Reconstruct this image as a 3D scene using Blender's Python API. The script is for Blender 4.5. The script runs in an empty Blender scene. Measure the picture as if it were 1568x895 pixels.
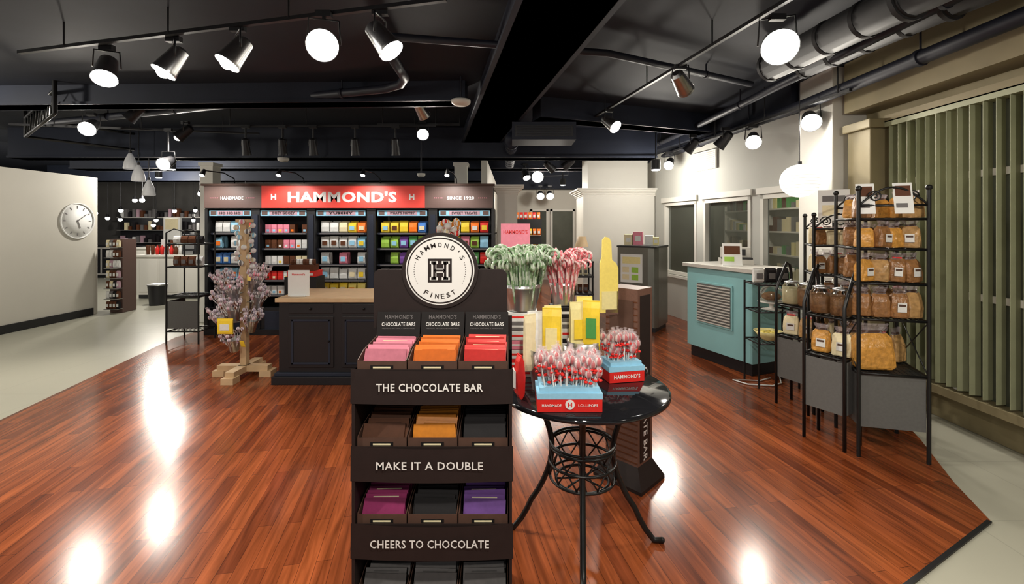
import bpy, math, random
from mathutils import Matrix, Vector
random.seed(7)
S=bpy.context.scene
R=random.random
def U(a,b): return a+(b-a)*random.random()
# ---------------------------------------------------------------- materials
def mat(name,col,rough=.5,metal=0,emit=0,ecol=None,var=.1,scale=25,coat=0,trans=0,bump=0,alpha=1,spec=.5):
    m=bpy.data.materials.new(name); m.use_nodes=True
    nt=m.node_tree; b=nt.nodes['Principled BSDF']
    tc=nt.nodes.new('ShaderNodeTexCoord'); nz=nt.nodes.new('ShaderNodeTexNoise')
    nz.inputs['Scale'].default_value=scale; nz.inputs['Detail'].default_value=4
    nt.links.new(tc.outputs['Object'],nz.inputs['Vector'])
    mx=nt.nodes.new('ShaderNodeMix'); mx.data_type='RGBA'
    mx.inputs[6].default_value=(*[c*(1-var) for c in col],1)
    mx.inputs[7].default_value=(*[min(1,c*(1+var)) for c in col],1)
    nt.links.new(nz.outputs['Fac'],mx.inputs[0]); nt.links.new(mx.outputs[2],b.inputs['Base Color'])
    b.inputs['Roughness'].default_value=rough; b.inputs['Metallic'].default_value=metal
    b.inputs['Coat Weight'].default_value=coat; b.inputs['Transmission Weight'].default_value=trans
    b.inputs['Alpha'].default_value=alpha; b.inputs['Specular IOR Level'].default_value=spec
    if emit:
        b.inputs['Emission Color'].default_value=(*(ecol or col),1); b.inputs['Emission Strength'].default_value=emit
    if bump:
        bp=nt.nodes.new('ShaderNodeBump'); bp.inputs['Strength'].default_value=bump; bp.inputs['Distance'].default_value=.01
        nt.links.new(nz.outputs['Fac'],bp.inputs['Height']); nt.links.new(bp.outputs['Normal'],b.inputs['Normal'])
    return m
BLACK=mat('black_paint',(.011,.011,.013),.45)
CEIL=mat('ceiling_black',(.008,.011,.022),.7,scale=3,var=.4,spec=.35)
CEILB=mat('ceiling_beam_blue_black',(.018,.023,.040),.6,scale=3,var=.3,spec=.35)
PIPE=mat('ceiling_pipe_black',(.016,.018,.030),.5,spec=.4)
DUCT=mat('duct_dark_grey',(.022,.022,.024),.65,spec=.35)
IRON=mat('wrought_iron',(.012,.012,.012),.35,metal=.3)
SILV=mat('brushed_steel',(.5,.5,.5),.3,metal=1,var=.15)
STEEL2=mat('cooler_steel',(.20,.195,.17),.35,metal=.6,var=.15,scale=6)
GALV=mat('galvanized_metal',(.55,.56,.56),.3,metal=.9,var=.25)
WHITE=mat('white_paint',(.73,.71,.65),.6,var=.03,scale=4)
CREAM=mat('cream_wall_paint',(.60,.575,.51),.7,var=.04,scale=3)
GREYW=mat('grey_wall_paint',(.51,.51,.47),.7,var=.04,scale=3)
OLIVE=mat('olive_wall_paint',(.22,.18,.095),.7,var=.15,scale=5)
PAPER=mat('white_paper',(.8,.8,.78),.6,var=.02)
PRINT=mat('white_print',(.80,.80,.78),.6,var=.02)
BROWN=mat('dark_brown_card',(.019,.012,.011),.55,var=.2,spec=.3)
BROWN2=mat('brown_tray_card',(.085,.045,.032),.55,var=.2,spec=.3)
CHOCB=mat('black_box_card',(.009,.007,.007),.6,spec=.25)
SIGNR=mat('sign_red',(.70,.055,.04),.5,var=.03,scale=3,emit=.15)
SIGNB=mat('sign_brown',(.12,.07,.06),.5,var=.04,scale=3)
WOODL=mat('pine_wood',(.60,.42,.24),.5,var=.15,scale=12)
TEAL=mat('teal_laminate',(.25,.50,.52),.45,var=.04,scale=4)
LGREY=mat('light_grey_laminate',(.50,.48,.44),.4,var=.08)
MGREY=mat('grey_fabric_panel',(.12,.12,.115),.8,var=.15,scale=60)
GLASS=mat('clear_glass',(.9,.93,.9),.03,trans=1,var=.01)
DGLASS=mat('dark_window_glass',(.075,.082,.062),.06,var=.6,scale=2)
PANE=mat('window_pane',(.10,.11,.09),.04,var=.2,scale=2,alpha=.3)
BLIND=mat('vertical_blind',(.30,.31,.19),.6,var=.2,scale=6)
COOKIE=mat('cookie_bag',(.30,.14,.05),.3,var=.65,scale=45,bump=.5)
COOKIE2=mat('pretzel_bag',(.48,.28,.11),.3,var=.6,scale=35,bump=.5)
PRETZ=mat('caramel_corn_bag',(.62,.30,.06),.3,var=.6,scale=40,bump=.7)
GRANITE=mat('black_granite',(.010,.010,.012),.06,var=.5,scale=120)
CLEAR=mat('cellophane',(.75,.65,.68),.15,alpha=.22,var=.05)
LAMPW=mat('lamp_glow_white',(1,1,1),.5,emit=26,ecol=(1,.96,.88))
LAMPS=mat('small_lamp_glow',(1,1,1),.5,emit=14,ecol=(1,.96,.9))
GLOBE=mat('paper_globe_glow',(1,.98,.92),.5,emit=1.0,ecol=(1,.95,.84))
C={}
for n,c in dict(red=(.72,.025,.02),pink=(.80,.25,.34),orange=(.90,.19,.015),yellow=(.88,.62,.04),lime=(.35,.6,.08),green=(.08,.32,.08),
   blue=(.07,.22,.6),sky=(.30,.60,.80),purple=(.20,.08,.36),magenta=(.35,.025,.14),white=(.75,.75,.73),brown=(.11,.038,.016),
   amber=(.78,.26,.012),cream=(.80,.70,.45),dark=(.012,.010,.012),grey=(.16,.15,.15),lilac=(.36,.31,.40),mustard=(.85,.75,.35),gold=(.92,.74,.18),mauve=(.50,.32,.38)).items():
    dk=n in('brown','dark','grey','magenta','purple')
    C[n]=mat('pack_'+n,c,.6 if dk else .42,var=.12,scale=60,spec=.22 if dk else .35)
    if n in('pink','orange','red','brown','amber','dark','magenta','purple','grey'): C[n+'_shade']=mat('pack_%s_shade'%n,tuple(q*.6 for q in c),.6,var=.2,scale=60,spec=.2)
# ---------------------------------------------------------------- mesh builder
RX=Matrix.Rotation(math.pi/2,4,'X')
def T(x,y,z): return Matrix.Translation((x,y,z))
def RZ(a): return Matrix.Rotation(math.radians(a),4,'Z')
class MB:
    def __init__(s): s.v=[];s.f=[];s.m=[];s.sm=[];s.mats=[]; s.M=Matrix()
    def mi(s,m):
        if m not in s.mats: s.mats.append(m)
        return s.mats.index(m)
    def add(s,vs,fs,m,smooth=False,M=None):
        o=len(s.v); MM=s.M@M if M else s.M
        s.v+=[tuple(MM@Vector(v)) for v in vs]
        for i,f in enumerate(fs):
            s.f.append([o+j for j in f]); s.sm.append(smooth)
            s.m.append(s.mi(m[i] if isinstance(m,list) else m))
    def box(s,x0,x1,y0,y1,z0,z1,m,M=None):
        s.add([(x0,y0,z0),(x1,y0,z0),(x1,y1,z0),(x0,y1,z0),(x0,y0,z1),(x1,y0,z1),(x1,y1,z1),(x0,y1,z1)],
          [(0,3,2,1),(4,5,6,7),(0,1,5,4),(1,2,6,5),(2,3,7,6),(3,0,4,7)],m,M=M)
    def seg(s,a,b,th,z0,z1,m):
        a=Vector(a);b=Vector(b);d=(b-a).normalized();n=Vector((-d.y,d.x))*th
        p=[a,b,b+n,a+n]
        s.add([(q.x,q.y,z) for z in(z0,z1) for q in p],[(0,3,2,1),(4,5,6,7),(0,1,5,4),(1,2,6,5),(2,3,7,6),(3,0,4,7)],m)
    def cyl(s,p0,p1,r,m,r1=None,n=12,cap=True,smooth=True):
        p0=Vector(p0);p1=Vector(p1);r1=r if r1 is None else r1
        d=(p1-p0).normalized(); u=d.orthogonal().normalized(); w=d.cross(u)
        vs=[];
        for p,q in((p0,r),(p1,r1)):
            for i in range(n):
                a=2*math.pi*i/n; vs.append(p+u*math.cos(a)*q+w*math.sin(a)*q)
        s.add(vs,[(i,(i+1)%n,n+(i+1)%n,n+i) for i in range(n)],m,smooth)
        if cap: s.add(vs,[tuple(range(n-1,-1,-1)),tuple(range(n,2*n))],m)
    def tube(s,pts,r,m,n=6,m2=None,closed=False,per=4):
        pts=[Vector(p) for p in pts]; N=len(pts); vs=[]; u=None
        for i,p in enumerate(pts):
            if closed: d=(pts[(i+1)%N]-pts[i-1]).normalized()
            else: d=(pts[min(i+1,N-1)]-pts[max(i-1,0)]).normalized()
            if u is None: u=d.orthogonal().normalized()
            u=(u-d*u.dot(d)).normalized(); w=d.cross(u)
            for j in range(n):
                a=2*math.pi*j/n; vs.append(p+u*math.cos(a)*r+w*math.sin(a)*r)
        fs=[];ms=[]
        for i in range(N if closed else N-1):
            k=(i+1)%N
            for j in range(n):
                fs.append((i*n+j,i*n+(j+1)%n,k*n+(j+1)%n,k*n+j)); ms.append(m2 if (m2 and (i+j)%per<per/2) else m)
        if not closed: fs+= [tuple(range(n-1,-1,-1)),tuple(range((N-1)*n,N*n))]; ms+=[m,m]
        s.add(vs,fs,ms,True)
    def lathe(s,prof,m,c=(0,0,0),n=24,M=None,m2=None):
        vs=[(c[0]+r*math.cos(2*math.pi*j/n),c[1]+r*math.sin(2*math.pi*j/n),c[2]+z) for r,z in prof for j in range(n)]
        fs=[];ms=[]
        for i in range(len(prof)-1):
            for j in range(n):
                fs.append((i*n+j,i*n+(j+1)%n,(i+1)*n+(j+1)%n,(i+1)*n+j)); ms.append(m2 if (m2 and (j//max(1,n//6))%2) else m)
        s.add(vs,fs,ms,True,M=M)
    def sph(s,c,r,m,n=8,sz=1,m2=None):
        k=max(4,n//2+1)
        s.lathe([(max(1e-4,r*math.sin(math.pi*i/k)),-r*sz*math.cos(math.pi*i/k)) for i in range(k+1)],m,c,n,m2=m2)
    def text(s,t,w,h,M,m,bold=.02):
        cu=bpy.data.curves.new('t','FONT'); cu.body=t; cu.size=1; cu.offset=bold; cu.resolution_u=2; cu.space_character=1.08
        ob=bpy.data.objects.new('t',cu); S.collection.objects.link(ob)
        dg=bpy.context.evaluated_depsgraph_get(); me=bpy.data.meshes.new_from_object(ob.evaluated_get(dg))
        bpy.data.objects.remove(ob); vs=[v.co.copy() for v in me.vertices]
        if not vs: return
        x0=min(v.x for v in vs);x1=max(v.x for v in vs);y0=min(v.y for v in vs);y1=max(v.y for v in vs)
        vs=[((v.x-(x0+x1)/2)/(x1-x0)*w,(v.y-(y0+y1)/2)/(y1-y0)*h,0) for v in vs]
        s.add(vs,[tuple(p.vertices) for p in me.polygons],m,M=M); bpy.data.meshes.remove(me)
    def bag(s,x,y,z,w,h,m,lab=None,t=.03,rz=0,tilt=0):
        M=T(x,y,z)@RZ(rz)@Matrix.Rotation(math.radians(tilt),4,'X')
        vs=[]
        for zz,tt,ww in((0,.15,1),(.12,.8,.98),(.5,1,.94),(.85,.6,.97),(.97,.12,1),(1,.12,1)):
            for sx,sy in((-1,-1),(0,-1.25),(1,-1),(1,1),(0,1.25),(-1,1)): vs.append((sx*w/2*ww,sy*t/2*tt,zz*h))
        fs=[(i*6+j,i*6+(j+1)%6,(i+1)*6+(j+1)%6,(i+1)*6+j) for i in range(5) for j in range(6)]+[(0,5,4,3,2,1),(30,31,32,33,34,35)]
        s.add(vs,fs,m,M=M)
        if lab: s.box(-w*.3,w*.3,-t*.72,-t*.60,h*.25,h*.65,lab,M=M)
    def cookiebag(s,x,y,z,w,h,m,lab=None,t=.07,rz=0):   # gusseted clear bag, crimped and tied at the top
        M=T(x,y,z)@RZ(rz)@Matrix.Rotation(U(-.06,.06),4,'Y'); vs=[]; n=16
        pr=((0,.92,.9),(.05,1,1),(.3,1,1.05),(.5,.97,.95),(.68,.92,.6),(.78,.72,.28),(.83,.55,.18),(.91,.72,.16),(1,.88,.12))
        for li,(zz,q,qt) in enumerate(pr):
            for i in range(n):
                a=2*math.pi*(i+.5)/n; e=.42
                cx_=math.copysign(abs(math.cos(a))**e,math.cos(a)); sy_=math.copysign(abs(math.sin(a))**e,math.sin(a))
                k=U(.93,1.05) if li<6 else 1
                vs.append((cx_*w/2*q*k,sy_*t/2*qt*k+(.006*(-1)**i if li>5 else 0),zz*h+(U(-.004,.004) if li else 0)))
        fs=[];ms=[]
        for i in range(len(pr)-1):
            for k in range(n): fs.append((i*n+k,i*n+(k+1)%n,(i+1)*n+(k+1)%n,(i+1)*n+k)); ms.append(m if i<5 else CLEAR)
        fs.append(tuple(range(n-1,-1,-1))); ms.append(m); s.add(vs,fs,ms,False,M=M)
        s.box(-w*.26,w*.26,-t*.12,t*.12,h*.80,h*.85,C['red'] if R()<.2 else BROWN2,M=M)
        if lab: s.box(-w*.24,w*.24,-t*.60,-t*.56,h*.2,h*.5,lab,M=M); s.box(-w*.18,w*.18,-t*.615,-t*.60,h*.38,h*.45,BROWN2,M=M)
    def build(s,name,bevel=0,parent=None):
        me=bpy.data.meshes.new(name); me.from_pydata(s.v,[],s.f)
        for m in s.mats: me.materials.append(m)
        me.polygons.foreach_set('material_index',s.m); me.polygons.foreach_set('use_smooth',s.sm); me.update()
        ob=bpy.data.objects.new(name,me); S.collection.objects.link(ob)
        if bevel:
            b=ob.modifiers.new('bevel','BEVEL'); b.width=bevel; b.segments=2; b.limit_method='ANGLE'; b.angle_limit=math.radians(50)
        if parent: ob.parent=parent
        return ob
# ---------------------------------------------------------------- floors
def wood_mat():
    m=bpy.data.materials.new('wood_plank_floor'); m.use_nodes=True; nt=m.node_tree; b=nt.nodes['Principled BSDF']; L=nt.links.new
    tc=nt.nodes.new('ShaderNodeTexCoord'); mp=nt.nodes.new('ShaderNodeMapping'); mp.inputs['Rotation'].default_value=(0,0,math.radians(-100.8))
    L(tc.outputs['Object'],mp.inputs['Vector'])
    br=nt.nodes.new('ShaderNodeTexBrick'); br.offset=.37; br.inputs['Scale'].default_value=1
    br.inputs['Color1'].default_value=(.32,.083,.025,1); br.inputs['Color2'].default_value=(.16,.037,.013,1); br.inputs['Mortar'].default_value=(.07,.018,.008,1)
    br.inputs['Mortar Size'].default_value=.0012; br.inputs['Brick Width'].default_value=.85; br.inputs['Row Height'].default_value=.07; br.inputs['Mortar Smooth'].default_value=.3
    L(mp.outputs[0],br.inputs['Vector'])
    mp2=nt.nodes.new('ShaderNodeMapping'); mp2.inputs['Scale'].default_value=(2.2,30,1); L(mp.outputs[0],mp2.inputs['Vector'])
    nz=nt.nodes.new('ShaderNodeTexNoise'); nz.inputs['Scale'].default_value=1; nz.inputs['Detail'].default_value=6; nz.inputs['Distortion'].default_value=.6; L(mp2.outputs[0],nz.inputs['Vector'])
    rp=nt.nodes.new('ShaderNodeValToRGB'); rp.color_ramp.elements[0].position=.3; rp.color_ramp.elements[0].color=(.5,.45,.4,1); rp.color_ramp.elements[1].position=.72; rp.color_ramp.elements[1].color=(1.3,1.28,1.25,1)
    L(nz.outputs['Fac'],rp.inputs['Fac'])
    mx=nt.nodes.new('ShaderNodeMix'); mx.data_type='RGBA'; mx.blend_type='MULTIPLY'; mx.inputs[0].default_value=1
    L(br.outputs['Color'],mx.inputs[6]); L(rp.outputs['Color'],mx.inputs[7]); L(mx.outputs[2],b.inputs['Base Color'])
    b.inputs['Roughness'].default_value=.19; b.inputs['Specular IOR Level'].default_value=.38
    bp=nt.nodes.new('ShaderNodeBump'); bp.inputs['Strength'].default_value=.02; bp.inputs['Distance'].default_value=.003
    L(nz.outputs['Fac'],bp.inputs['Height']); L(bp.outputs['Normal'],b.inputs['Normal'])
    return m
def tile_mat():
    m=bpy.data.materials.new('tile_floor'); m.use_nodes=True; nt=m.node_tree; b=nt.nodes['Principled BSDF']; L=nt.links.new
    tc=nt.nodes.new('ShaderNodeTexCoord'); br=nt.nodes.new('ShaderNodeTexBrick'); br.offset=0; br.inputs['Scale'].default_value=1
    br.inputs['Color1'].default_value=(.46,.45,.365,1); br.inputs['Color2'].default_value=(.43,.42,.34,1); br.inputs['Mortar'].default_value=(.38,.37,.30,1)
    br.inputs['Mortar Size'].default_value=.004; br.inputs['Brick Width'].default_value=.6; br.inputs['Row Height'].default_value=.6
    L(tc.outputs['Object'],br.inputs['Vector']); L(br.outputs['Color'],b.inputs['Base Color']); b.inputs['Roughness'].default_value=.3
    return m
WOODF=wood_mat(); TILE=tile_mat()
b=MB(); b.box(-14,6,-3,16,-.1,-.004,TILE); b.build('floor_tile')
b=MB(); poly=[(-2.64,-3),(1.0,-3),(1.15,1.68),(1.73,1.97),(2.5,2.38),(2.66,2.75),(2.95,3.3),(3.4,4.3),(3.4,5.0),(2.7,8.1),(2.4,13),(-.2,13),(-.2,7.2),(-4.5,7.2),(-4.64,6.3),(-4.2,4.25)]
n=len(poly); b.add([(x,y,z) for z in(-.003,0) for x,y in poly],[tuple(range(n-1,-1,-1)),tuple(range(n,2*n))]+[(i,(i+1)%n,n+(i+1)%n,n+i) for i in range(n)],WOODF)
b.build('floor')
b=MB()
for a,c in zip(poly[1:4],poly[2:5]): b.seg(a,c,.02,-.003,.005,BLACK)
b.build('trim_floor_edge')
# ---------------------------------------------------------------- shell
b=MB(); b.box(-14,6,-3,16,3.1,3.2,CEIL); b.build('ceiling')
b=MB(); A=Vector((3.33,5.0)); B=Vector((2.62,8.35))
def wp(Y): t=(Y-5)/(8.35-5); return A.lerp(B,t)
zs,zh=.72,1.93
wins=[(5.06,5.8),(5.97,6.95),(7.12,8.05)]
b.seg(wp(8.35),wp(5),.12,0,zs,GREYW); b.seg(wp(8.35),wp(5),.12,zh,3.1,GREYW)
ys=[5]+[q for w in wins for q in w]+[8.35]
for i in range(0,len(ys),2): b.seg(wp(ys[i+1]),wp(ys[i]),.12,zs,zh,GREYW)
b.build('wall_right')
for i,(y0,y1) in enumerate(wins):
    b=MB(); off=Vector((.06,0))
    b.seg(wp(y1)+off,wp(y0)+off,.006,zs,zh,PANE)
    for q in(y0,y1-.05): b.seg(wp(q+.05)-Vector((.012,0)),wp(q)-Vector((.012,0)),.07,zs,zh,WHITE)
    for z in(zs,zh-.05): b.seg(wp(y1)-Vector((.012,0)),wp(y0)-Vector((.012,0)),.07,z,z+.05,WHITE)
    b.seg(wp(y1+.04)-Vector((.05,0)),wp(y0-.04)-Vector((.05,0)),.04,zs-.05,zs-.01,WHITE)
    b.seg(wp(y1+.04)-Vector((.04,0)),wp(y0-.04)-Vector((.04,0)),.03,zh+.01,zh+.09,WHITE)
    b.build('window_%d'%(i+1))
b=MB(); b.box(5.6,5.7,4.2,14,0,3.1,OLIVE); b.box(2.8,5.7,13.9,14,0,3.1,OLIVE); b.build('wall_back_room')
b=MB()
for y in(6.2,8.0,9.8):
    b.box(5.2,5.58,y,y+1.4,0,.06,BLACK); b.box(5.5,5.58,y,y+1.4,0,2.0,GREYW)
    for z in(.5,.95,1.4,1.85):
        b.box(5.2,5.58,y,y+1.4,z,z+.03,WHITE)
        for k in range(9): b.box(5.25,5.45,y+.05+k*.15,y+.15+k*.15,z+.03,z+.03+U(.1,.3),C[random.choice(['white','brown','cream','grey','green','mustard'])])
    for yy in(y,y+1.37): b.box(5.2,5.58,yy,yy+.03,0,2.0,WHITE)
b.build('storage_shelving')
l=bpy.data.lights.new('back_room_fill','POINT'); l.energy=60; l.color=(1,.93,.75); l.shadow_soft_size=.2  # added fill light so the room behind the panes reads as lit
lo=bpy.data.objects.new('back_room_fill',l); lo.location=(4.5,8,2.7); S.collection.objects.link(lo)
b=MB(); b.box(4.4,4.6,7.4,8.6,2.9,3.0,WHITE); b.box(4.43,4.57,7.43,8.57,2.88,2.9,GLOBE); b.cyl((4.5,8,3.0),(4.5,8,3.1),.02,WHITE); lo.parent=b.build('back_room_fill_fixture')  # added fixture around the back room fill light
b=MB(); b.seg((3.45,4.95),(3.45,-3),.12,0,3.1,OLIVE); b.build('wall_right_front')
b=MB(); b.box(3.12,3.5,4.45,4.98,0,3.1,WHITE); b.box(3.09,3.5,4.42,5.0,0,.15,WHITE); b.build('trim_pilaster',.01)
b=MB(); b.box(3.2,3.44,4.08,4.36,0,2.42,OLIVE); b.box(3.17,3.44,4.05,4.39,2.42,2.5,OLIVE); b.build('pipe_chase_column',.01)
b=MB()
b.box(3.41,3.445,2.3,4.05,.28,2.5,DGLASS)
for z in(.24,2.46): b.box(3.30,3.445,2.25,4.05,z,z+.06,OLIVE)
for y in(2.3,2.86,3.44,4.0): b.box(3.375,3.42,y,y+.06,.3,2.46,WHITE)
for z in(1.0,1.9): b.box(3.375,3.42,2.3,4.05,z,z+.05,WHITE)
b.box(3.30,3.40,2.28,4.05,2.42,2.47,BLIND)
for i in range(20):
    y=2.33+i*.088; b.box(-.036,.036,-.002,.002,.32,2.44,BLIND,M=T(3.34,y,0)@RZ(-5+U(-10,10)))
b.build('window_4')
b=MB(); b.box(3.2,3.45,-3,4.4,2.62,3.1,OLIVE); b.build('wall_bulkhead')
b=MB(); b.seg(wp(8.35)-Vector((.28,0)),wp(5)-Vector((.28,0)),.27,2.83,3.1,CEIL); b.build('ceiling_soffit')
b=MB(); b.box(-7.75,-7.25,-3,7.9,0,2.38,CREAM)
b.cyl((-7.5,7.9,0),(-7.5,7.9,2.38),.25,CREAM,n=32); b.box(-7.77,-7.23,-3,7.9,0,.12,BLACK)
b.build('wall_left')
MC=T(-7.245,7.62,1.62)@Matrix.Rotation(math.pi/2,4,'Y')
b=MB(); b.lathe([(.001,.002),(.27,.002),(.27,0),(.30,0),(.30,.018),(.285,.018),(.28,.002)],PAPER,n=40,M=MC)
for k in range(12):
    b.box(-.008,.008,.205,.25,.003,.006,C['grey'],M=MC@Matrix.Rotation(k*math.pi/6,4,'Z'))
b.box(-.006,.006,-.02,.19,.006,.009,C['grey'],M=MC@RZ(35)); b.box(-.008,.008,-.02,.13,.009,.012,C['grey'],M=MC@RZ(-70))
b.build('wall_clock')
b=MB(); b.box(-14,-.4,15,15.1,0,3.1,mat('dark_back_wall',(.09,.085,.08),.7,var=.4,scale=2)); b.box(-14,-13.9,8,15,0,3.1,CEILB); b.build('wall_back_left')
b=MB(); b.box(-.5,2.8,13,13.12,0,3.1,CREAM); b.box(-.55,2.64,12.6,13,2.55,3.1,CEIL)
b.box(-.5,-.4,7.4,15,0,2.6,CREAM); b.box(2.64,2.76,8.3,13,0,3.1,CREAM); b.build('wall_back')
for i,(x0,x1) in enumerate([(.55,1.0),(1.12,1.75),(1.9,2.4)]):
    b=MB(); b.box(x0,x1,12.95,12.99,.7,1.95,DGLASS)
    for q in(x0-.03,x1-.03): b.box(q,q+.06,12.93,12.995,.66,2.0,WHITE)
    for z in(.66,1.94): b.box(x0-.03,x1+.03,12.93,12.995,z,z+.06,WHITE)
    b.build('window_%d'%(i+5))
def column(name,x0,x1,y0,y1,zc,ztop,o=.12):
    b=MB(); b.box(x0,x1,y0,y1,0,zc-.16,WHITE)
    for k in range(6):
        e=o*(k/5)**1.4; b.box(x0-e,x1+e,y0-e,y1+e,zc-.16+.027*k,zc-.16+.027*(k+1)+.001,WHITE)
    if ztop>zc: b.box(x0+.1,x1-.1,y0+.1,y1-.1,zc,ztop,WHITE)
    b.box(x0-.02,x1+.02,y0-.02,y1+.02,0,.14,WHITE); b.build(name)
column('column',1.31,2.62,8.4,9.3,2.22,3.1)
column('column',-.22,.08,6.85,7.15,2.15,2.15,.1)
for x in(-4.98,-.92):
    b=MB(); b.box(x,x+.2,7.3,7.5,0,2.55,WHITE); b.box(x-.02,x+.22,7.28,7.52,0,.12,WHITE); b.box(x-.02,x+.22,7.28,7.52,2.5,2.55,WHITE); b.build('post')
# ---------------------------------------------------------------- ceiling structure
def beam(a,c,w,z0,name='ceiling_beam',m=CEILB):
    b=MB(); a=Vector(a);c=Vector(c);d=(c-a).normalized();nn=Vector((-d.y,d.x))*w/2
    b.seg(a-nn,c-nn,w,z0,3.1,m); b.seg(a-nn*1.15,c-nn*1.15,w*1.15,z0,z0+.03,m); b.build(name)
beam((-1.1,10.7),(.55,1.5),.55,2.86)
beam((-8,7.4),(2.3,7.4),.3,2.62)
beam((-9,9.5),(2.3,9.5),.4,2.7)
beam((-12,5.4),(-.5,5.0),.22,2.88)
beam((-12,12),(-.6,12),.4,2.7)
beam((.3,5.6),(3.0,6.6),.25,2.85)
def pipe(pts,r,name,m=PIPE,ribs=False):
    b=MB(); b.tube(pts,r,m,n=14)
    for a,c in zip(pts,pts[1:]):
        a=Vector(a);c=Vector(c);L=(c-a).length
        for k in range(1,int(L/1.2)+1):
            p=a.lerp(c,k*1.2/L-.0001) if L>1.2 else a.lerp(c,.5)
            d=(c-a).normalized(); b.cyl(p-d*.015,p+d*.015,r*1.18,m,n=14)
            if abs(d.z)<.5: b.cyl(p,(p.x,p.y,3.1),.008,m,n=6)
        if ribs:
            for k in range(int(L/.3)):
                p=a+(c-a)*(k*.3/L); d=(c-a).normalized(); b.cyl(p,p+d*.03,r*1.05,m,n=20)
    b.build(name)
pipe([(-6.4,6.3,2.96),(-1.3,4.72,2.96),(-1.12,4.6,2.97),(-1.03,4.4,2.97),(-1.0,3.45,2.97)],.045,'ceiling_pipe')
pipe([(-1.0,3.5,3.0),(.8,3.85,3.0),(2.46,4.7,3.0)],.03,'ceiling_pipe')
pipe([(2.55,12.4,2.78),(2.72,8,2.78),(2.98,4.6,2.78),(3.05,3.2,2.8),(3.08,1,2.8)],.055,'ceiling_pipe')
pipe([(2.35,10,2.92),(2.6,5.2,2.92),(2.7,1,2.92)],.04,'ceiling_pipe')
pipe([(-7,3.2,3.0),(-3.0,2.4,3.0),(1.0,2.1,3.0)],.03,'ceiling_pipe')
pipe([(-6,8.6,2.85),(-2,8.2,2.85)],.05,'ceiling_pipe')
pipe([(2.2,3.9,2.9),(2.42,2.2,2.9),(2.6,.8,2.9)],.12,'air_duct',DUCT,True)
pipe([(2.62,4.1,2.97),(2.85,2.6,2.97),(3.0,.8,2.97)],.10,'air_duct',DUCT,True)
pipe([(-.05,9,2.75),(.0,6.3,2.75)],.09,'air_duct',CEILB,True)
b=MB(); b.box(.0,.8,5.7,6.15,2.62,2.84,CEILB); b.box(.04,.76,5.69,5.70,2.66,2.80,BLACK)
for k in range(6): b.box(.06,.74,5.68,5.70,2.67+k*.022,2.678+k*.022,PIPE)
for x in(.05,.75): b.cyl((x,5.9,2.84),(x,5.9,3.1),.01,BLACK)
b.build('ceiling_air_unit')
def detector(p,r=.08):
    b=MB(); b.lathe([(.001,-.035),(r*.65,-.035),(r*.95,-.015),(r,0),(r,.02),(.001,.02)],WHITE,p); b.cyl(p,(p[0],p[1],3.1),.01,PIPE); b.build('smoke_detector')
detector((-.53,4.75,2.83),.10); detector((-3.4,6.8,2.53)); detector((-1.35,6.8,2.3),.06)
b=MB()
for z in(2.75,3.0): b.tube([(-6.6,6.2,z),(-5.8,7.6,z)],.02,IRON); b.tube([(-4.9,4.9,z),(-6.6,6.2,z)],.02,IRON)
for k in range(10):
    t=k/10; p=Vector((-4.9,4.9,2.75)).lerp(Vector((-6.6,6.2,2.75)),t); q=Vector((-4.9,4.9,3.0)).lerp(Vector((-6.6,6.2,3.0)),t+.05); r_=Vector((-4.9,4.9,2.75)).lerp(Vector((-6.6,6.2,2.75)),t+.1); b.tube([p,q,r_],.01,IRON,n=5)
for p in((-4.9,4.9),(-6.6,6.2)): b.cyl((*p,2.75),(*p,3.1),.02,IRON)
b.build('ceiling_truss')
# ---------------------------------------------------------------- track lights
def track(a,c,z):
    b=MB(); a=Vector(a);c=Vector(c); b.seg(a,c,.03,z-.015,z+.01,BLACK)
    L=(c-a).length
    for k in range(int(L/1.0)+1):
        p=a.lerp(c,min(1,(k+.5)*1.0/L)) if L>1 else a.lerp(c,.5)
        b.cyl((p.x,p.y,z),(p.x,p.y,3.1),.006,BLACK,n=6)
    b.build('light_track')
def head(loc,aim,zt,E=70,m=SILV,on=True,r=.075,L=.2,col=(1,.925,.81)):
    b=MB(); p=Vector(loc); d=Vector(aim).normalized(); back=p-d*L
    b.cyl(back,p,r*.72,m,r1=r,n=24,cap=False); b.cyl(back-d*.02,back,r*.4,m,r1=r*.72,n=24)
    b.cyl(p-d*.012,p+d*.004,r*1.03,m,n=24,cap=False)
    q=p-d*.02
    b.cyl(q-d*.001,q,r*.93,LAMPW if on else PIPE,n=24)
    if on: b.sph(tuple(p-d*.005),r*.6,LAMPW,n=12)
    mid=p-d*L*.6; u=d.cross(Vector((0,0,1))).normalized()*(r*1.05)
    top=Vector((mid.x,mid.y,mid.z+r*1.6)); zz=max(zt,top.z+.02)
    b.tube([mid+u,top+u*.9,top-u*.9,mid-u],.006,BLACK,n=6); b.cyl(top,(top.x,top.y,zz),.012,BLACK,n=8)
    b.box(top.x-.05,top.x+.05,top.y-.02,top.y+.02,zz-.04,zz,BLACK)
    ob=b.build('track_spotlight')
    if on and E:
        l=bpy.data.lights.new('spot_bulb','SPOT'); l.energy=E; l.color=col; l.spot_size=math.radians(130); l.spot_blend=.8; l.shadow_soft_size=.06
        lo=bpy.data.objects.new('spot_bulb',l); lo.location=p+d*.06; lo.rotation_euler=d.to_track_quat('-Z','Y').to_euler(); S.collection.objects.link(lo); lo.parent=ob
track((-3.9,3.6),(-.4,2.75),2.92)
head((-3.05,3.42,2.65),(.25,-.45,-.75),2.92,85,r=.08); head((-2.5,3.28,2.65),(-.35,-.3,-.8),2.92,85,r=.08)
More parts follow.
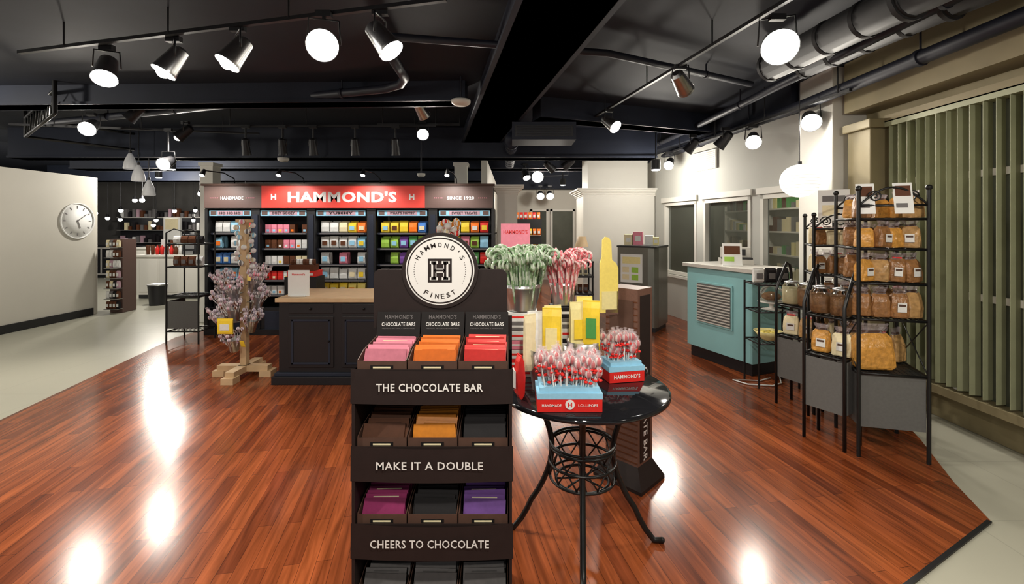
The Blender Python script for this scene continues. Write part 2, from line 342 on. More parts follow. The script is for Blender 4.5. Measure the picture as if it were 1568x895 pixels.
head((-1.93,3.1,2.65),(-.35,-.3,-.75),2.92,85,r=.08); head((-1.17,2.82,2.66),(.3,-.95,-.5),2.92,85,r=.095)
head((-.76,2.88,2.65),(.55,-.1,-.7),2.92,85,r=.08)
track((1.0,5.9),(1.9,1.6),2.92)
head((1.73,2.95,2.70),(-.35,-.9,-.55),2.92,100,r=.11)
head((1.52,4.0,2.73),(.5,.5,-.4),2.92,0,on=False)
head((1.20,5.3,2.69),(.5,-.6,-.6),2.92,80)
track((-6.5,5.9),(-3.6,6.5),2.86)
head((-5.3,5.7,2.75),(.3,-.8,-.5),2.86,85,r=.09); head((-4.46,6.1,2.72),(-.6,-.2,-.6),2.86,85,m=BLACK)
head((-4.64,6.08,2.36),(.1,-.9,-.4),2.86,65,m=BLACK,r=.085)
head((-4.7,5.6,2.85),(-.5,-.2,-.6),3.0,0,on=False,m=BLACK)
track((-1.8,6.1),(-.7,6.1),2.9); head((-1.17,6.0,2.74),(.2,-.8,-.5),2.9,85)
head((-1.05,5.5,2.86),(.3,.6,-.6),3.0,0,on=False,m=SILV)
track((2.55,7.6),(2.95,4.0),2.74)
head((2.80,5.3,2.51),(-.4,-.8,-.5),2.74,70,m=BLACK,r=.085); head((2.98,4.55,2.57),(-.4,-.8,-.5),2.74,70,m=BLACK,r=.09)
head((2.5,7.3,2.5),(-.4,-.7,-.5),2.74,60,m=BLACK)
head((2.53,6.6,2.62),(-.4,.4,-.6),2.74,0,on=False,m=BLACK); head((2.62,5.8,2.55),(-.4,.4,-.6),2.74,0,on=False,m=BLACK)
track((.2,11.8),(1.4,11.4),2.8)
head((.56,10.0,2.60),(0,-.9,-.4),2.8,60,m=BLACK,r=.13); head((.3,9.2,2.5),(.2,-.5,-.7),2.8,50,m=BLACK)
head((.75,12,2.3),(0,-.8,-.5),2.6,40,m=BLACK,r=.1); head((1.0,12,2.3),(0,-.8,-.5),2.6,40,m=BLACK,r=.1)
head((.9,7.9,2.55),(-.6,.3,-.5),2.7,0,on=False,m=BLACK); head((.75,8.3,2.55),(.6,.3,-.5),2.7,0,on=False,m=BLACK)
track((-4.2,6.0),(-1.0,6.0),2.86)
for x in(-3.48,-3.0,-2.6,-2.05,-1.52): head((x,6.0,2.47),(.02,.2,-1),2.86,0,m=BLACK,on=False,r=.055,L=.2)
for p,a in[((-2.4,.6,2.65),(0.2,.6,-.8)),((.2,.4,2.65),(0,.7,-.8)),((2.2,.5,2.65),(0,.7,-.8)),((-.6,-1,2.65),(0,.5,-.8))]: head(p,a,2.86,110)  # extra heads out of view, added as frontal fill light
b=MB()
for x,y,z in[(-9.9,12,2.2),(-9.6,13,1.95),(-8.9,11,2.15),(-9.7,14,2.0),(-9.2,14,1.8),(-8.8,14,1.82),(-9.9,14.2,1.7),(-10.4,14,1.72),(-10.9,14,1.7),(-8.1,13,1.85),(-7.9,12,1.95),(-10.2,13,1.55),(-11.5,13,1.75),(-7.0,12,2.1),(-7.5,11,2.3),(-10.7,12.5,1.95),(-12,14,1.72),(-12.3,13.5,1.9),(-8.4,14,1.66),(-7.6,14,1.7)]:
    b.sph((x,y,z),.055,LAMPS,n=10); b.cyl((x,y,z+.05),(x,y,3.1),.008,BLACK,n=6); b.cyl((x,y,z+.03),(x,y,z+.12),.05,BLACK,r1=.02,n=10)
b.build('distant_pendant_lights')
for (x,y,z,e) in[(-8.5,11,2.7,200),(-6.4,8.6,2.6,120),(-10.5,7,2.7,80),(-6.3,4,2.8,85),(1.2,10.8,2.5,70),(2.2,7.0,2.4,60)]:
    l=bpy.data.lights.new('downlight_bulb','POINT'); l.energy=e; l.color=(1,.94,.84); l.shadow_soft_size=.1
    lo=bpy.data.objects.new('downlight_bulb',l); lo.location=(x,y,z-.12); S.collection.objects.link(lo)
    b=MB(); b.cyl((x,y,z),(x,y,z+.15),.07,BLACK,n=16); b.cyl((x,y,z-.01),(x,y,z),.06,LAMPS,n=16); b.cyl((x,y,z+.15),(x,y,3.1),.01,BLACK,n=6); lo.parent=b.build('ceiling_downlight')
FG=mat('frosted_glass',(.6,.6,.6),.4,emit=.12)
for x,y,z in[(-5.93,7.1,2.42),(-5.72,7.0,2.22),(-5.80,7.3,2.02)]:
    b=MB(); b.lathe([(.085,0),(.09,.02),(.075,.12),(.04,.21),(.02,.25),(.001,.26)],FG,(x,y,z)); b.cyl((x,y,z+.24),(x,y,3.1),.006,BLACK,n=6); b.cyl((x,y,z+.24),(x,y,z+.29),.02,BLACK,n=10); b.build('cone_pendant_lamp')
b=MB(); b.sph((2.80,4.45,1.98),.172,GLOBE,n=32,sz=.93)
for k in range(1,11):
    zz=1.98-.16+.32*k/11; rr=.174*math.sqrt(max(0,1-((zz-1.98)/.162)**2)); b.tube([(2.80+rr*math.cos(a*math.pi/16),4.45+rr*math.sin(a*math.pi/16),zz) for a in range(32)],.0015,PAPER,n=4,closed=True)
b.cyl((2.80,4.45,2.13),(2.80,4.45,3.1),.004,BLACK,n=6); b.cyl((2.80,4.45,2.13),(2.80,4.45,2.17),.02,BLACK); ob=b.build('paper_globe_pendant')
# ---------------------------------------------------------------- chocolate display
b=MB()
x0,x1=-.60,0.0; CX=-.30
b.box(x0,x0+.012,1.71,2.03,0,1.0,BROWN); b.box(x1-.012,x1,1.71,2.03,0,1.0,BROWN); b.box(x0,x1,2.02,2.03,0,1.15,BROWN)
tiers=[(1.0,['pink','orange','red']),(.71,['brown','amber','dark']),(.42,['magenta','dark','purple']),(.13,['grey','grey','grey'])]
caps=["THE CHOCOLATE BAR","MAKE IT A DOUBLE","CHEERS TO CHOCOLATE",""]
for ti,(z,cs) in enumerate(tiers):
    b.box(x0,x1,1.72,2.02,z-.012,z,BROWN)
    vs=[];N=10
    for i in range(N+1):
        t=i/N; x=x0-.004+(x1-x0+.008)*t; yb=1.712-.014*math.sin(math.pi*t); up=.006*math.sin(math.pi*t)
        vs+=[(x,yb,z+.012-up),(x,yb-.004,z-.118)]
    b.add(vs,[(2*i,2*i+1,2*i+3,2*i+2) for i in range(N)],BROWN); b.box(x0-.004,x1+.004,1.713,1.717,z-.118,z+.008,BROWN)
    if caps[ti]: b.text(caps[ti],.395 if ti<2 else .44,.030,T(CX-.005,1.6905,z-.052)@RX,PRINT,.015)
    for k in range(3):
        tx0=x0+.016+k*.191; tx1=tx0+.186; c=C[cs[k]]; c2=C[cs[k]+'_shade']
        b.box(tx0,tx1,1.725,1.729,z,z+.036,BROWN2); b.box(tx0+.05,tx1-.05,1.723,1.7245,z+.006,z+.02,CHOCB); b.box(tx0+.06,tx1-.06,1.722,1.723,z+.010,z+.016,C['cream'])
        for tx in(tx0,tx1-.003): b.add([(tx+dx,y,zz) for dx in(0,.003) for y,zz in((1.727,z),(1.727,z+.04),(1.80,z+.062),(2.0,z+.075),(2.0,z))],[(0,1,2,3,4),(9,8,7,6,5),(0,5,6,1),(1,6,7,2),(2,7,8,3),(3,8,9,4)],BROWN2)
        M=T((tx0+tx1)/2,1.965,z+.04)@Matrix.Rotation(math.radians(-12),4,'X')
        b.box(-.093,.093,-.003,.0,-.03,.135,CHOCB,M=M)
        b.text("CHOCOLATE BARS",.145,.016,M@T(0,-.004,.082)@RX,PRINT,.015); b.text("HAMMOND'S",.12,.018,M@T(0,-.004,.113)@RX,C['grey'],.01)
        b.text("PREMIUM, NATURAL & HANDMADE",.14,.006,M@T(0,-.004,.064)@RX,C['grey'],0)
        for row in range(9):
            y=1.738+row*.0245; hh=.074+row*.0022
            Mb=T((tx0+tx1)/2+U(-.006,.006),y,z+.003+U(-.003,.003))@Matrix.Rotation(math.radians(-30-U(0,6)),4,'X')@Matrix.Rotation(U(-.03,.03),4,'Y')
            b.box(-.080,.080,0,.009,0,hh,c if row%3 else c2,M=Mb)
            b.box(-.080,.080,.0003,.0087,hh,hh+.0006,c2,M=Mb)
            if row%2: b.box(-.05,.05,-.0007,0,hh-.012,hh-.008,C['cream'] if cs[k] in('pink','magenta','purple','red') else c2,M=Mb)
hx0,hx1,hy=-.606,-.022,2.005
r=.025
pts=[(hx0,1.10),(hx1,1.10)]+[(hx1-r+r*math.cos(a),1.355-r+r*math.sin(a)) for a in[0,.4,.8,1.2,1.57]]+[(hx0+r-r*math.sin(a),1.355-r+r*math.cos(a)) for a in[0,.4,.8,1.2,1.57]]
n=len(pts); b.add([(x,y,z) for y in(hy,hy+.012) for x,z in pts],[tuple(range(n)),tuple(range(2*n-1,n-1,-1))]+[(i,(i+1)%n,n+(i+1)%n,n+i) for i in range(n)],BROWN)
cc=(-.314,1.352)
def disc(r0,y0,y1,m): b.cyl((cc[0],y1,cc[1]),(cc[0],y0,cc[1]),r0,m,n=64,smooth=False)
disc(.166,1.995,2.006,BROWN); disc(.150,1.993,1.996,PRINT); disc(.144,1.991,1.994,BROWN); disc(.138,1.989,1.992,PRINT)
for s,a0,a1,fl in(("HAMMOND'S",150,30,False),("FINEST",-122,-58,True)):
    for i,ch in enumerate(s):
        a=math.radians(a0+(a1-a0)*i/(len(s)-1)); rr=.112
        rot=a-math.pi/2 if not fl else a+math.pi/2
        M=T(cc[0]+rr*math.cos(a),1.988,cc[1]+rr*math.sin(a))@Matrix.Rotation(-rot,4,'Y')@RX
        w={"'":.004,'I':.0045,'M':.021}.get(ch,.0165)
        b.text(ch,w,.009 if ch=="'" else .021,M@T(0,.006 if ch=="'" else 0,0),BROWN,.015)
b.box(cc[0]-.052,cc[0]+.052,1.9885,1.9895,cc[1]-.052,cc[1]+.052,BROWN)
def letterH(w,y,m,t):
    for sx in(-1,1):
        b.box(cc[0]+sx*w*.5-t,cc[0]+sx*w*.5+t,y,y+.001,cc[1]-w*.78,cc[1]+w*.78,m)
        for sz in(-1,1): b.box(cc[0]+sx*w*.5-t*1.6,cc[0]+sx*w*.5+t*1.6,y,y+.001,cc[1]+sz*w*.68-.006,cc[1]+sz*w*.68+.006,m)
    b.box(cc[0]-w*.5,cc[0]+w*.5,y,y+.001,cc[1]-t*.8,cc[1]+t*.8,m)
letterH(.052,1.987,PRINT,.011)
letterH(.047,1.986,BROWN,.005)
for k in range(10):
    for sgn in(-1,1):
        a=math.radians(90+sgn*(72+k*5.2)); b.sph((cc[0]+.112*math.cos(a),1.988,cc[1]+.112*math.sin(a)),.0018,BROWN,n=6)
b.build('chocolate_bar_display_stand')
# ---------------------------------------------------------------- round table
TX,TY,TR=.35,2.28,.42
b=MB(); b.lathe([(.001,.755),(TR-.012,.755),(TR,.747),(TR,.735),(TR-.012,.728),(.001,.728)],GRANITE,(TX,TY,0),n=72)
b.lathe([(.30,.728),(.30,.70),(.285,.70),(.285,.728)],IRON,(TX,TY,0),n=48)
for k in range(4):
    a=math.radians(-98+90*k); dx,dy=math.cos(a),math.sin(a)
    path=[]
    for t in range(15):
        s=t/14; z=.715*(1-s)+.012*s
        r=.255-.105*math.sin(min(1,s*1.25)*math.pi) + (.09*max(0,(s-.72)/.28)**2)
        path.append((TX+dx*r,TY+dy*r,z))
    path.append((TX+dx*(.255+.13),TY+dy*(.255+.13),.014))
    b.tube(path,.014,IRON,n=8)
    b.sph((path[-1][0],path[-1][1],.014),.014,IRON)
for z,r in((.47,.16),(.455,.16),(.30,.16),(.285,.13),(.38,.165)): b.tube([(TX+r*math.cos(q*math.pi/16),TY+r*math.sin(q*math.pi/16),z) for q in range(32)],.007,IRON,n=6,closed=True)
for k in range(10):
    for sgn in(-1,1):
        a=k*math.pi/5; b.tube([(TX+.16*math.cos(a+sgn*q*.13),TY+.16*math.sin(a+sgn*q*.13),.46-.155*q/5) for q in range(6)],.004,IRON,n=5)
for k in range(8):
    a=k*math.pi/4; b.tube([(TX,TY,.29),(TX+.13*math.cos(a),TY+.13*math.sin(a),.287)],.005,IRON,n=5)
b.build('round_iron_table')
# ---------------------------------------------------------------- table goods
def bucket(b,x,y,z,r,h,m=GALV,M=None):
    b.lathe([(.001,0),(r*.75,0),(r*.75,.005),(r,h*.85),(r*1.02,h*.86),(r*1.02,h*.9),(r,h*.91),(r*1.04,h),(r*1.0,h),(r*.72,.01),(.001,.01)],m,(x,y,z),n=28,M=M)
def cane(b,base,az,lean,L,r,mA,mB,hook=.028):
    d=Vector((math.cos(az)*math.sin(lean),math.sin(az)*math.sin(lean),math.cos(lean))); base=Vector(base)
    h=Vector((math.cos(az+U(-1,1)),math.sin(az+U(-1,1)),0)); pts=[base+d*L*i/12 for i in range(13)]; e=pts[-1]
    for i in range(1,9):
        a=math.pi*1.15*i/8; pts.append(e+h*hook*(1-math.cos(a))+d*hook*math.sin(a))
    b.tube(pts,r,mA,n=6,m2=mB,per=4)
def canebucket(name,x,y,z,r,h,n,L,mA,mB,cr=.0065,hook=.028):
    b=MB(); bucket(b,x,y,z,r,h)
    for i in range(n):
        a=U(0,6.28); q=math.sqrt(R())*r*.72
        cane(b,(x+q*math.cos(a),y+q*math.sin(a),z+.02),a,q/r*.36+U(0,.05),L*U(.76,1.03),cr,mA,mB,hook)
    b.build(name)
def crate(name,x0,x1,y0,y1,z0,z1,cols):
    b=MB(); n=len(cols); h=(z1-z0)/n
    for i,c in enumerate(cols):
        o=U(-.006,.006); b.box(x0+o,x1+o,y0,y1,z0+i*h,z0+(i+1)*h-.002,C[c])
        b.box(x0+o-.001,x1+o+.001,y0-.001,y1+.001,z0+i*h+h*.35,z0+i*h+h*.6,C['white'] if c!='white' else C['red'])
    b.build(name,.002)
zt=.756
crate('stacked_gift_boxes',-.03,.13,2.38,2.53,zt,1.095,['white','red','white','pink','white','grey','white'])
crate('stacked_gift_boxes',.21,.36,2.50,2.65,zt,1.10,['dark','white','dark','white','grey','dark'])
canebucket('candy_cane_bucket',.05,2.455,1.097,.105,.14,110,.29,mat('cane_pale_green',(.46,.53,.42),.25),mat('cane_green',(.20,.32,.17),.25),.0078,.032)
canebucket('candy_cane_bucket',.285,2.575,1.102,.075,.13,60,.27,mat('cane_white',(.75,.56,.55),.25),mat('cane_pink',(.72,.17,.20),.25),.0072,.03)
b=MB(); bucket(b,.17,2.215,zt,.095,.20)
b.bag(.11,2.2,zt+.12,.075,.26,C['white'],None,.04,15); b.bag(.085,2.18,zt+.10,.06,.27,C['cream'],None,.03,25)
b.bag(.19,2.18,zt+.14,.09,.26,C['yellow'],C['mustard'],.045,-10); b.bag(.20,2.25,zt+.14,.09,.26,C['mustard'],C['green'],.045,20); b.build('bucket_of_candy_bags')
b=MB(); bucket(b,.37,2.36,zt,.085,.20)
b.bag(.335,2.35,zt+.15,.08,.25,C['mustard'],C['yellow'],.04,10); b.bag(.405,2.33,zt+.16,.085,.25,C['yellow'],C['green'],.04,-15); b.bag(.38,2.40,zt+.16,.085,.26,C['gold'],None,.04,5); b.build('bucket_of_candy_bags')
REDS=mat('lolly_red',(.55,.03,.04),.15,coat=.6); LW=mat('lolly_cream',(.70,.60,.58),.2,coat=.5)
def lollybox(x,y,w,d,rz,txt,n):
    b=MB(); b.M=T(x,y,zt)@RZ(rz)
    b.box(-w/2,w/2,-d/2,d/2,.001,.056,C['red']); b.box(-w/2-.002,w/2+.002,-d/2-.002,d/2+.002,.056,.080,C['sky'])
    b.box(-w/2+.01,w/2-.01,-d/2+.01,d/2-.01,.08,.1,C['sky'])
    if txt: b.text(txt,w*.75,.020,T(0,-d/2-.002,.03)@RX,PRINT,.03)
    else:
        b.text("HANDMADE",w*.3,.012,T(-w*.28,-d/2-.002,.03)@RX,PRINT,.02); b.text("LOLLIPOPS",w*.3,.012,T(w*.28,-d/2-.002,.03)@RX,PRINT,.02)
        b.cyl((0,-d/2-.004,.034),(0,-d/2,.034),.02,PRINT,n=20); b.text("H",.018,.02,T(0,-d/2-.005,.034)@RX,C['red'],.04)
    for i in range(n):
        px=U(-w/2+.02,w/2-.02);py=U(-d/2+.02,d/2-.02);hz=U(.15,.225)
        b.cyl((px*.9,py*.9,.08),(px*1.1,py*1.1,hz),.003,PAPER,n=5)
        b.sph((px*1.1,py*1.1,hz),.0165,REDS,n=12,sz=1.2,m2=LW)
        b.sph((px*1.1,py*1.1,hz+.004),.020,CLEAR,n=8,sz=1.3); b.cyl((px*1.1,py*1.1,hz+.02),(px*1.15,py*1.12,hz+.04),.003,CLEAR,r1=.010,n=6,cap=False)
        for s in(-1,1): b.sph((px*1.07+s*.010,py*1.07-.008,hz-.03+U(-.01,.0)),.010,C['red'],n=6,sz=.6)
    b.build('lollipop_box')
lollybox(.245,2.02,.275,.17,0,'',85); lollybox(.565,2.38,.19,.15,12,"HAMMOND'S",60)
b=MB(); b.box(-.085,.085,0,.006,0,.24,C['pink'],M=T(.02,2.66,1.32)); b.box(.005,.035,2.667,2.672,.757,1.34,C['white']); b.box(-.02,.08,2.63,2.69,.756,.766,C['white'])
b.text("HAMMOND'S",.14,.025,T(.02,2.659,1.51)@RX,C['red']); b.build('countertop_sign')
b=MB(); b.bag(.035,2.10,zt,.05,.20,C['red'],C['white'],.04,-70); b.bag(.035,2.2,zt,.06,.16,C['red'],C['white'],.04,-80); b.build('red_candy_bags')
# ---------------------------------------------------------------- tall brown carton display
b=MB(); M=T(.72,2.82,0)@RZ(45)
STR=mat('brown_pinstripe',(.14,.07,.05),.5,var=.3,scale=90)
b.box(-.085,.085,-.11,.11,.12,1.17,STR,M=M)
for k in range(26):
    z=.14+k*.038; b.box(-.0865,-.085,-.108,.108,z,z+.008,C['brown'],M=M); b.box(.085,.0865,-.108,.108,z,z+.008,C['brown'],M=M)
b.box(-.06,.06,-.1125,-.1102,.14,1.13,BROWN,M=M)
b.text("CHOCOLATE BAR",.56,.045,M@T(0,-.1135,.42)@RX@Matrix.Rotation(math.radians(-90),4,'Z'),PRINT,.02)
b.box(-.090,-.0865,-.08,.08,.75,1.1,BROWN2,M=M)
vs=[(sx*q,sy*q2,z) for q,q2,z in((.14,.165,0),(.14,.165,.02),(.082,.107,.13)) for sx,sy in((-1,-1),(1,-1),(1,1),(-1,1))]
b.add(vs,[(3,2,1,0)]+[(i*4+j,i*4+(j+1)%4,(i+1)*4+(j+1)%4,(i+1)*4+j) for i in range(2) for j in range(4)]+[(8,9,10,11)],BROWN,M=M)
pr=[(-.055,-.15),(.06,-.15),(.06,.12),(.045,.15),(.02,.17),(.015,.28),(.0,.305),(-.022,.31),(-.04,.29),(-.042,.19),(-.055,.15)]
n=len(pr); MM=T(.585,2.76,1.17)@RZ(8)
b.add([(x,y,z) for y in(0,.012) for x,z in pr],[tuple(range(n)),tuple(range(2*n-1,n-1,-1))]+[(i,(i+1)%n,n+(i+1)%n,n+i) for i in range(n)],C['gold'],M=MM)
b.box(-.045,.05,-.002,0,-.13,-.02,C['mustard'],M=MM); b.box(-.02,.14,.0,.01,-.16,-.02,STR,M=MM)
b.build('cardboard_floor_display')
# ---------------------------------------------------------------- candy tree
b=MB(); cx,cy=-2.76,4.72
b.box(cx-.032,cx+.032,cy-.032,cy+.032,.04,1.60,WOODL); b.box(cx-.26,cx+.26,cy-.045,cy+.045,.05,.11,WOODL); b.box(cx-.045,cx+.045,cy-.26,cy+.26,.05,.11,WOODL)
for dx,dy in((-.24,0),(.24,0),(0,-.24),(0,.24)): b.box(cx+dx-.06,cx+dx+.06,cy+dy-.06,cy+dy+.06,0,.06,WOODL)
b.box(cx-.06,cx+.06,cy-.06,cy+.06,1.58,1.61,WOODL)
LIL=C['lilac']; LP=mat('lolly_pale_pink',(.70,.62,.64),.3)
bks=[(-.13,-.12,.50),(.13,-.12,.48),(.0,-.17,.30),(-.16,-.04,.68),(.15,-.05,.70),(0,-.17,.60),(-.13,-.08,.86),(.13,-.08,.88),(0,-.17,.80),(-.05,.12,.6),(.05,.12,.9)]
for bx,by,bz in bks:
    az=math.atan2(by,bx); Mx=T(cx+bx,cy+by,bz)@Matrix.Rotation(.28,4,Vector((-math.sin(az),math.cos(az),0)))
    b.lathe([(.001,0),(.04,0),(.062,.13),(.066,.135),(.06,.135),(.038,.01)],GALV,n=18,M=Mx)
    b.tube([(cx,cy,bz+.06),(cx+bx*.6,cy+by*.6,bz+.06)],.006,GALV)
    om=b.M; b.M=Mx
    for i in range(30):
        a=U(0,6.28);q=math.sqrt(R())*.06; h=U(.14,.24); p=(q*math.cos(a)*1.7,q*math.sin(a)*1.7,h)
        b.cyl((q*math.cos(a)*.5,q*math.sin(a)*.5,.02),p,.003,PAPER,n=4); b.sph(p,.019,random.choice([LIL,C['mauve'],C['mauve'],C['grey'],C['brown'],C['pink']] if bz>.78 else [LIL,LIL,C['mauve'],C['grey'],C['brown']]),n=8,m2=LP)
        if i%3==0: b.cyl(p,(p[0]*1.1,p[1]*1.1,p[2]+.04),.005,CLEAR,r1=.014,n=6,cap=False); b.sph((p[0]*.9,p[1]*.9,p[2]-.03),.011,C['mauve'],n=6)
    b.M=om
for k in range(24):
    a=k*2.4; z=1.10+k*.020; b.cyl((cx,cy,z-.02),(cx+.07*math.cos(a),cy+.07*math.sin(a),z+.02),.003,PAPER,n=4); b.sph((cx+.08*math.cos(a),cy+.08*math.sin(a),z+.025),.028,random.choice([C['white'],C['cream'],C['grey'],C['sky'],C['pink'],LP]),n=8,m2=C['white'])
b.bag(cx-.0,cy-.32,.50,.15,.15,C['yellow'],C['white'],.02); b.bag(cx+.14,cy-.26,.36,.05,.07,C['yellow'],None,.006,-15,20); b.bag(cx+.16,cy-.2,1.0,.045,.06,C['gold'],None,.006,-20); b.build('lollipop_tree_stand')
# ---------------------------------------------------------------- kiosk
b=MB(); k0,k1,ky=-4.31,-.27,6.55
b.box(k0,k1,6.95,7.05,0,1.78,BLACK); b.box(k0,k1,6.42,7.05,1.78,1.82,BLACK)
b.box(k0,k1,6.40,6.46,1.79,2.10,SIGNB); b.box(k0,k1,6.46,7.05,1.82,2.10,BLACK)
b.box(-3.50,-1.22,6.385,6.40,1.79,2.10,SIGNR); b.box(k0-.03,k1+.03,6.37,6.47,2.10,2.13,BROWN2); 
b.text("HAMMOND'S",1.52,.155,T(-2.37,6.383,1.945)@RX,PRINT,.04)
for x in(-3.33,-1.40): b.text("H",.075,.085,T(x,6.383,1.945)@RX,PRINT,.04)
b.text("HANDMADE",.32,.045,T(-3.92,6.397,1.93)@RX,PRINT,.03); b.text("SINCE 1920",.38,.045,T(-.72,6.397,1.93)@RX,PRINT,.03)
for cxx in(-4.17,-3.66,-1.03,-.41):
    for i in range(5): b.box(cxx-.06+i*.026,cxx-.048+i*.026,6.395,6.399,1.925,1.937,C['pink'])
bx=[(-4.27,-3.68),(-3.55,-2.90),(-2.76,-2.07),(-1.90,-1.20),(-1.03,-.31)]
labs=["HO HO HO","OOEY GOOEY","YUMMY","WHAT'S POPPIN'","SWEET TREATS"]
edges=[k0]+[ (bx[i][1]+bx[i+1][0])/2 for i in range(4)]+[k1]
for i in range(6):
    e=edges[i]; w=.06 if 0<i<5 else .02; b.box(e-w,e+w,6.44,6.96,0,1.78,BLACK); 
    if 0<i<5: b.box(e-w*.6,e+w*.6,6.43,6.44,.1,1.7,CEILB)
rows=[1.44,1.22,.99,.77,.56]
cols=[[['white','sky','red'],['sky','white','cream'],['blue','white','sky','red'],['sky','white'],['dark','red']],
 [['pink','brown'],['brown','pink','white'],['white','brown','cream'],['red','white','pink'],['white','brown']],
 [['white','cream','yellow','orange'],['white','white','sky'],['white','pink','white'],['white','white'],['yellow','gold']],
 [['yellow','yellow','orange','blue'],['lime','purple','green','lime'],['lime','purple','orange'],['grey','lime'],['dark','gold']],
 [['lime','yellow','orange','red'],['yellow','pink','lime','sky'],['white','green','red'],['sky','grey'],['white','dark']]]
for i,(a,c) in enumerate(bx):
    b.box(a,c,6.45,6.47,1.68,1.76,C['sky'] ); b.box((a+c)/2-(c-a)*.30,(a+c)/2+(c-a)*.30,6.447,6.45,1.69,1.75,C['mauve']); b.text(labs[i],(c-a)*.5,.036,T((a+c)/2,6.444,1.72)@RX,BROWN,.03); b.box(a+.02,a+.10,6.446,6.45,1.695,1.745,SIGNB); b.box(c-.10,c-.02,6.446,6.45,1.695,1.745,SIGNB)
    for j,z in enumerate(rows):
        b.box(a-.08,c+.08,6.50,6.95,z-.02,z,BLACK); b.box(a,c,6.49,6.50,z-.025,z+.002,CEILB)
        b.box(a+.03,c-.03,6.485,6.488,z-.022,z-.002,C['grey'])
        n=7 if i==1 else 5; w=(c-a-.04)/n; cl=cols[i][j]
        for k in range(n):
            if R()<.04: continue
            m=C[cl[k*len(cl)//n]]; lab=random.choice([C['white'],C['cream'],C['yellow'],C['sky'],m,m,m,C['brown'],C['orange']])
            x=a+.02+w*(k+.5)
            if i==1 : 
                b.box(x-w*.42,x+w*.42,6.53,6.62,z+.001,z+.06,m); b.box(x-w*.42,x+w*.42,6.53,6.62,z+.062,z+.12,m); b.box(x-w*.2,x+w*.2,6.527,6.53,z+.02,z+.05,lab)
            else:
                b.bag(x,6.56,z+.001,w*.88,U(.15,.175),m,None if m==lab else lab,.05,U(-5,5)); b.bag(x,6.66,z+.001,w*.88,.165,m,None,.05)
    b.box(a-.08,c+.08,6.46,6.95,.0,.38,BLACK); b.box(a+.06,c-.06,6.45,6.46,.08,.33,CEILB)
b.box(k0-.02,k1+.02,6.42,6.50,0,.08,BLACK)
b.build('candy_shelving_kiosk')
for x in(-4.0,-3.0,-1.9,-.8):
    b=MB(); b.tube([(x,6.6,2.132),(x,6.58,2.22),(x-.03,6.40,2.28),(x-.05,6.0,2.27)],.008,BLACK); b.cyl((x-.05,6.02,2.28),(x-.05,5.97,2.20),.02,BLACK,r1=.035,n=12); b.cyl((x-.05,5.971,2.202),(x-.05,5.969,2.199),.03,LAMPS,n=12)
    ob=b.build('sign_lamp'); l=bpy.data.lights.new('sign_bulb','SPOT'); l.energy=34; l.color=(1,.96,.9); l.spot_size=math.radians(120); l.spot_blend=.7; l.shadow_soft_size=.04
    lo=bpy.data.objects.new('sign_bulb',l); lo.location=(x-.05,5.95,2.18); lo.rotation_euler=Vector((0,.55,-.85)).to_track_quat('-Z','Y').to_euler(); S.collection.objects.link(lo); lo.parent=ob
# ---------------------------------------------------------------- black service cabinet in front
b=MB(); a0,a1=-2.33,-.15
b.box(a0+.05,a1,4.47,5.1,.06,.80,BLACK); b.box(a0,a1+.05,4.42,5.15,0,.08,BLACK); b.box(a0+.02,a1+.03,4.44,5.12,.08,.11,CEILB)
b.box(a0+.03,a1+.02,4.43,5.12,.80,.84,WOODL)
for k in range(4):
    x=a0+.15+k*.52
    b.box(x,x+.44,4.455,4.47,.16,.66,BLACK)
    for q in((x+.03,x+.41,.19,.21),(x+.03,x+.41,.61,.63),(x+.03,x+.05,.19,.63),(x+.39,x+.41,.19,.63)): b.box(q[0],q[1],4.447,4.455,q[2],q[3],CEILB)
    b.box(x,x+.44,4.455,4.47,.69,.78,BLACK); b.sph((x+.22,4.44,.735),.012,IRON)
    b.sph((x+.40,4.44,.42),.010,IRON)
b.build('service_cabinet',.004)
b=MB(); b.box(-2.23,-2.02,4.55,4.56,.842,1.10,PAPER); b.box(-2.2,-2.05,4.53,4.62,.841,.85,PAPER); b.text("Hammond's",.13,.022,T(-2.125,4.548,1.06)@RX,C['red']); b.build('countertop_sign')
b=MB(); b.box(-2.85,-2.45,5.72,5.98,0,.90,BLACK); b.box(-2.83,-2.47,5.74,5.96,.90,.97,C['red']); b.box(-2.81,-2.5,5.76,5.92,.97,1.05,C['brown']); b.box(-2.80,-2.5,5.738,5.74,.915,.95,C['white'])
for k in range(8): b.bag(-2.79+k*.04,5.80,1.05,.038,.07,C[random.choice(['white','red','pink','brown'])],None,.03)
b.build('candy_box_pedestal',.003)
b=MB(); b.cyl((-.67,4.75,.841),(-.67,4.75,.86),.12,WOODL,n=24); b.cyl((-.67,4.75,.86),(-.67,4.75,1.5),.012,WOODL)
for k in range(30):
    a=k*2.4; r=.13; z=1.36+k*.008; b.sph((-.67+r*math.cos(a)*U(.3,1),4.75+r*math.sin(a)*U(.3,1),z),.034,random.choice([C['red'],C['amber'],C['white'],C['red'],C['cream']]),n=8,m2=C['white'])
b.build('lollipop_display')
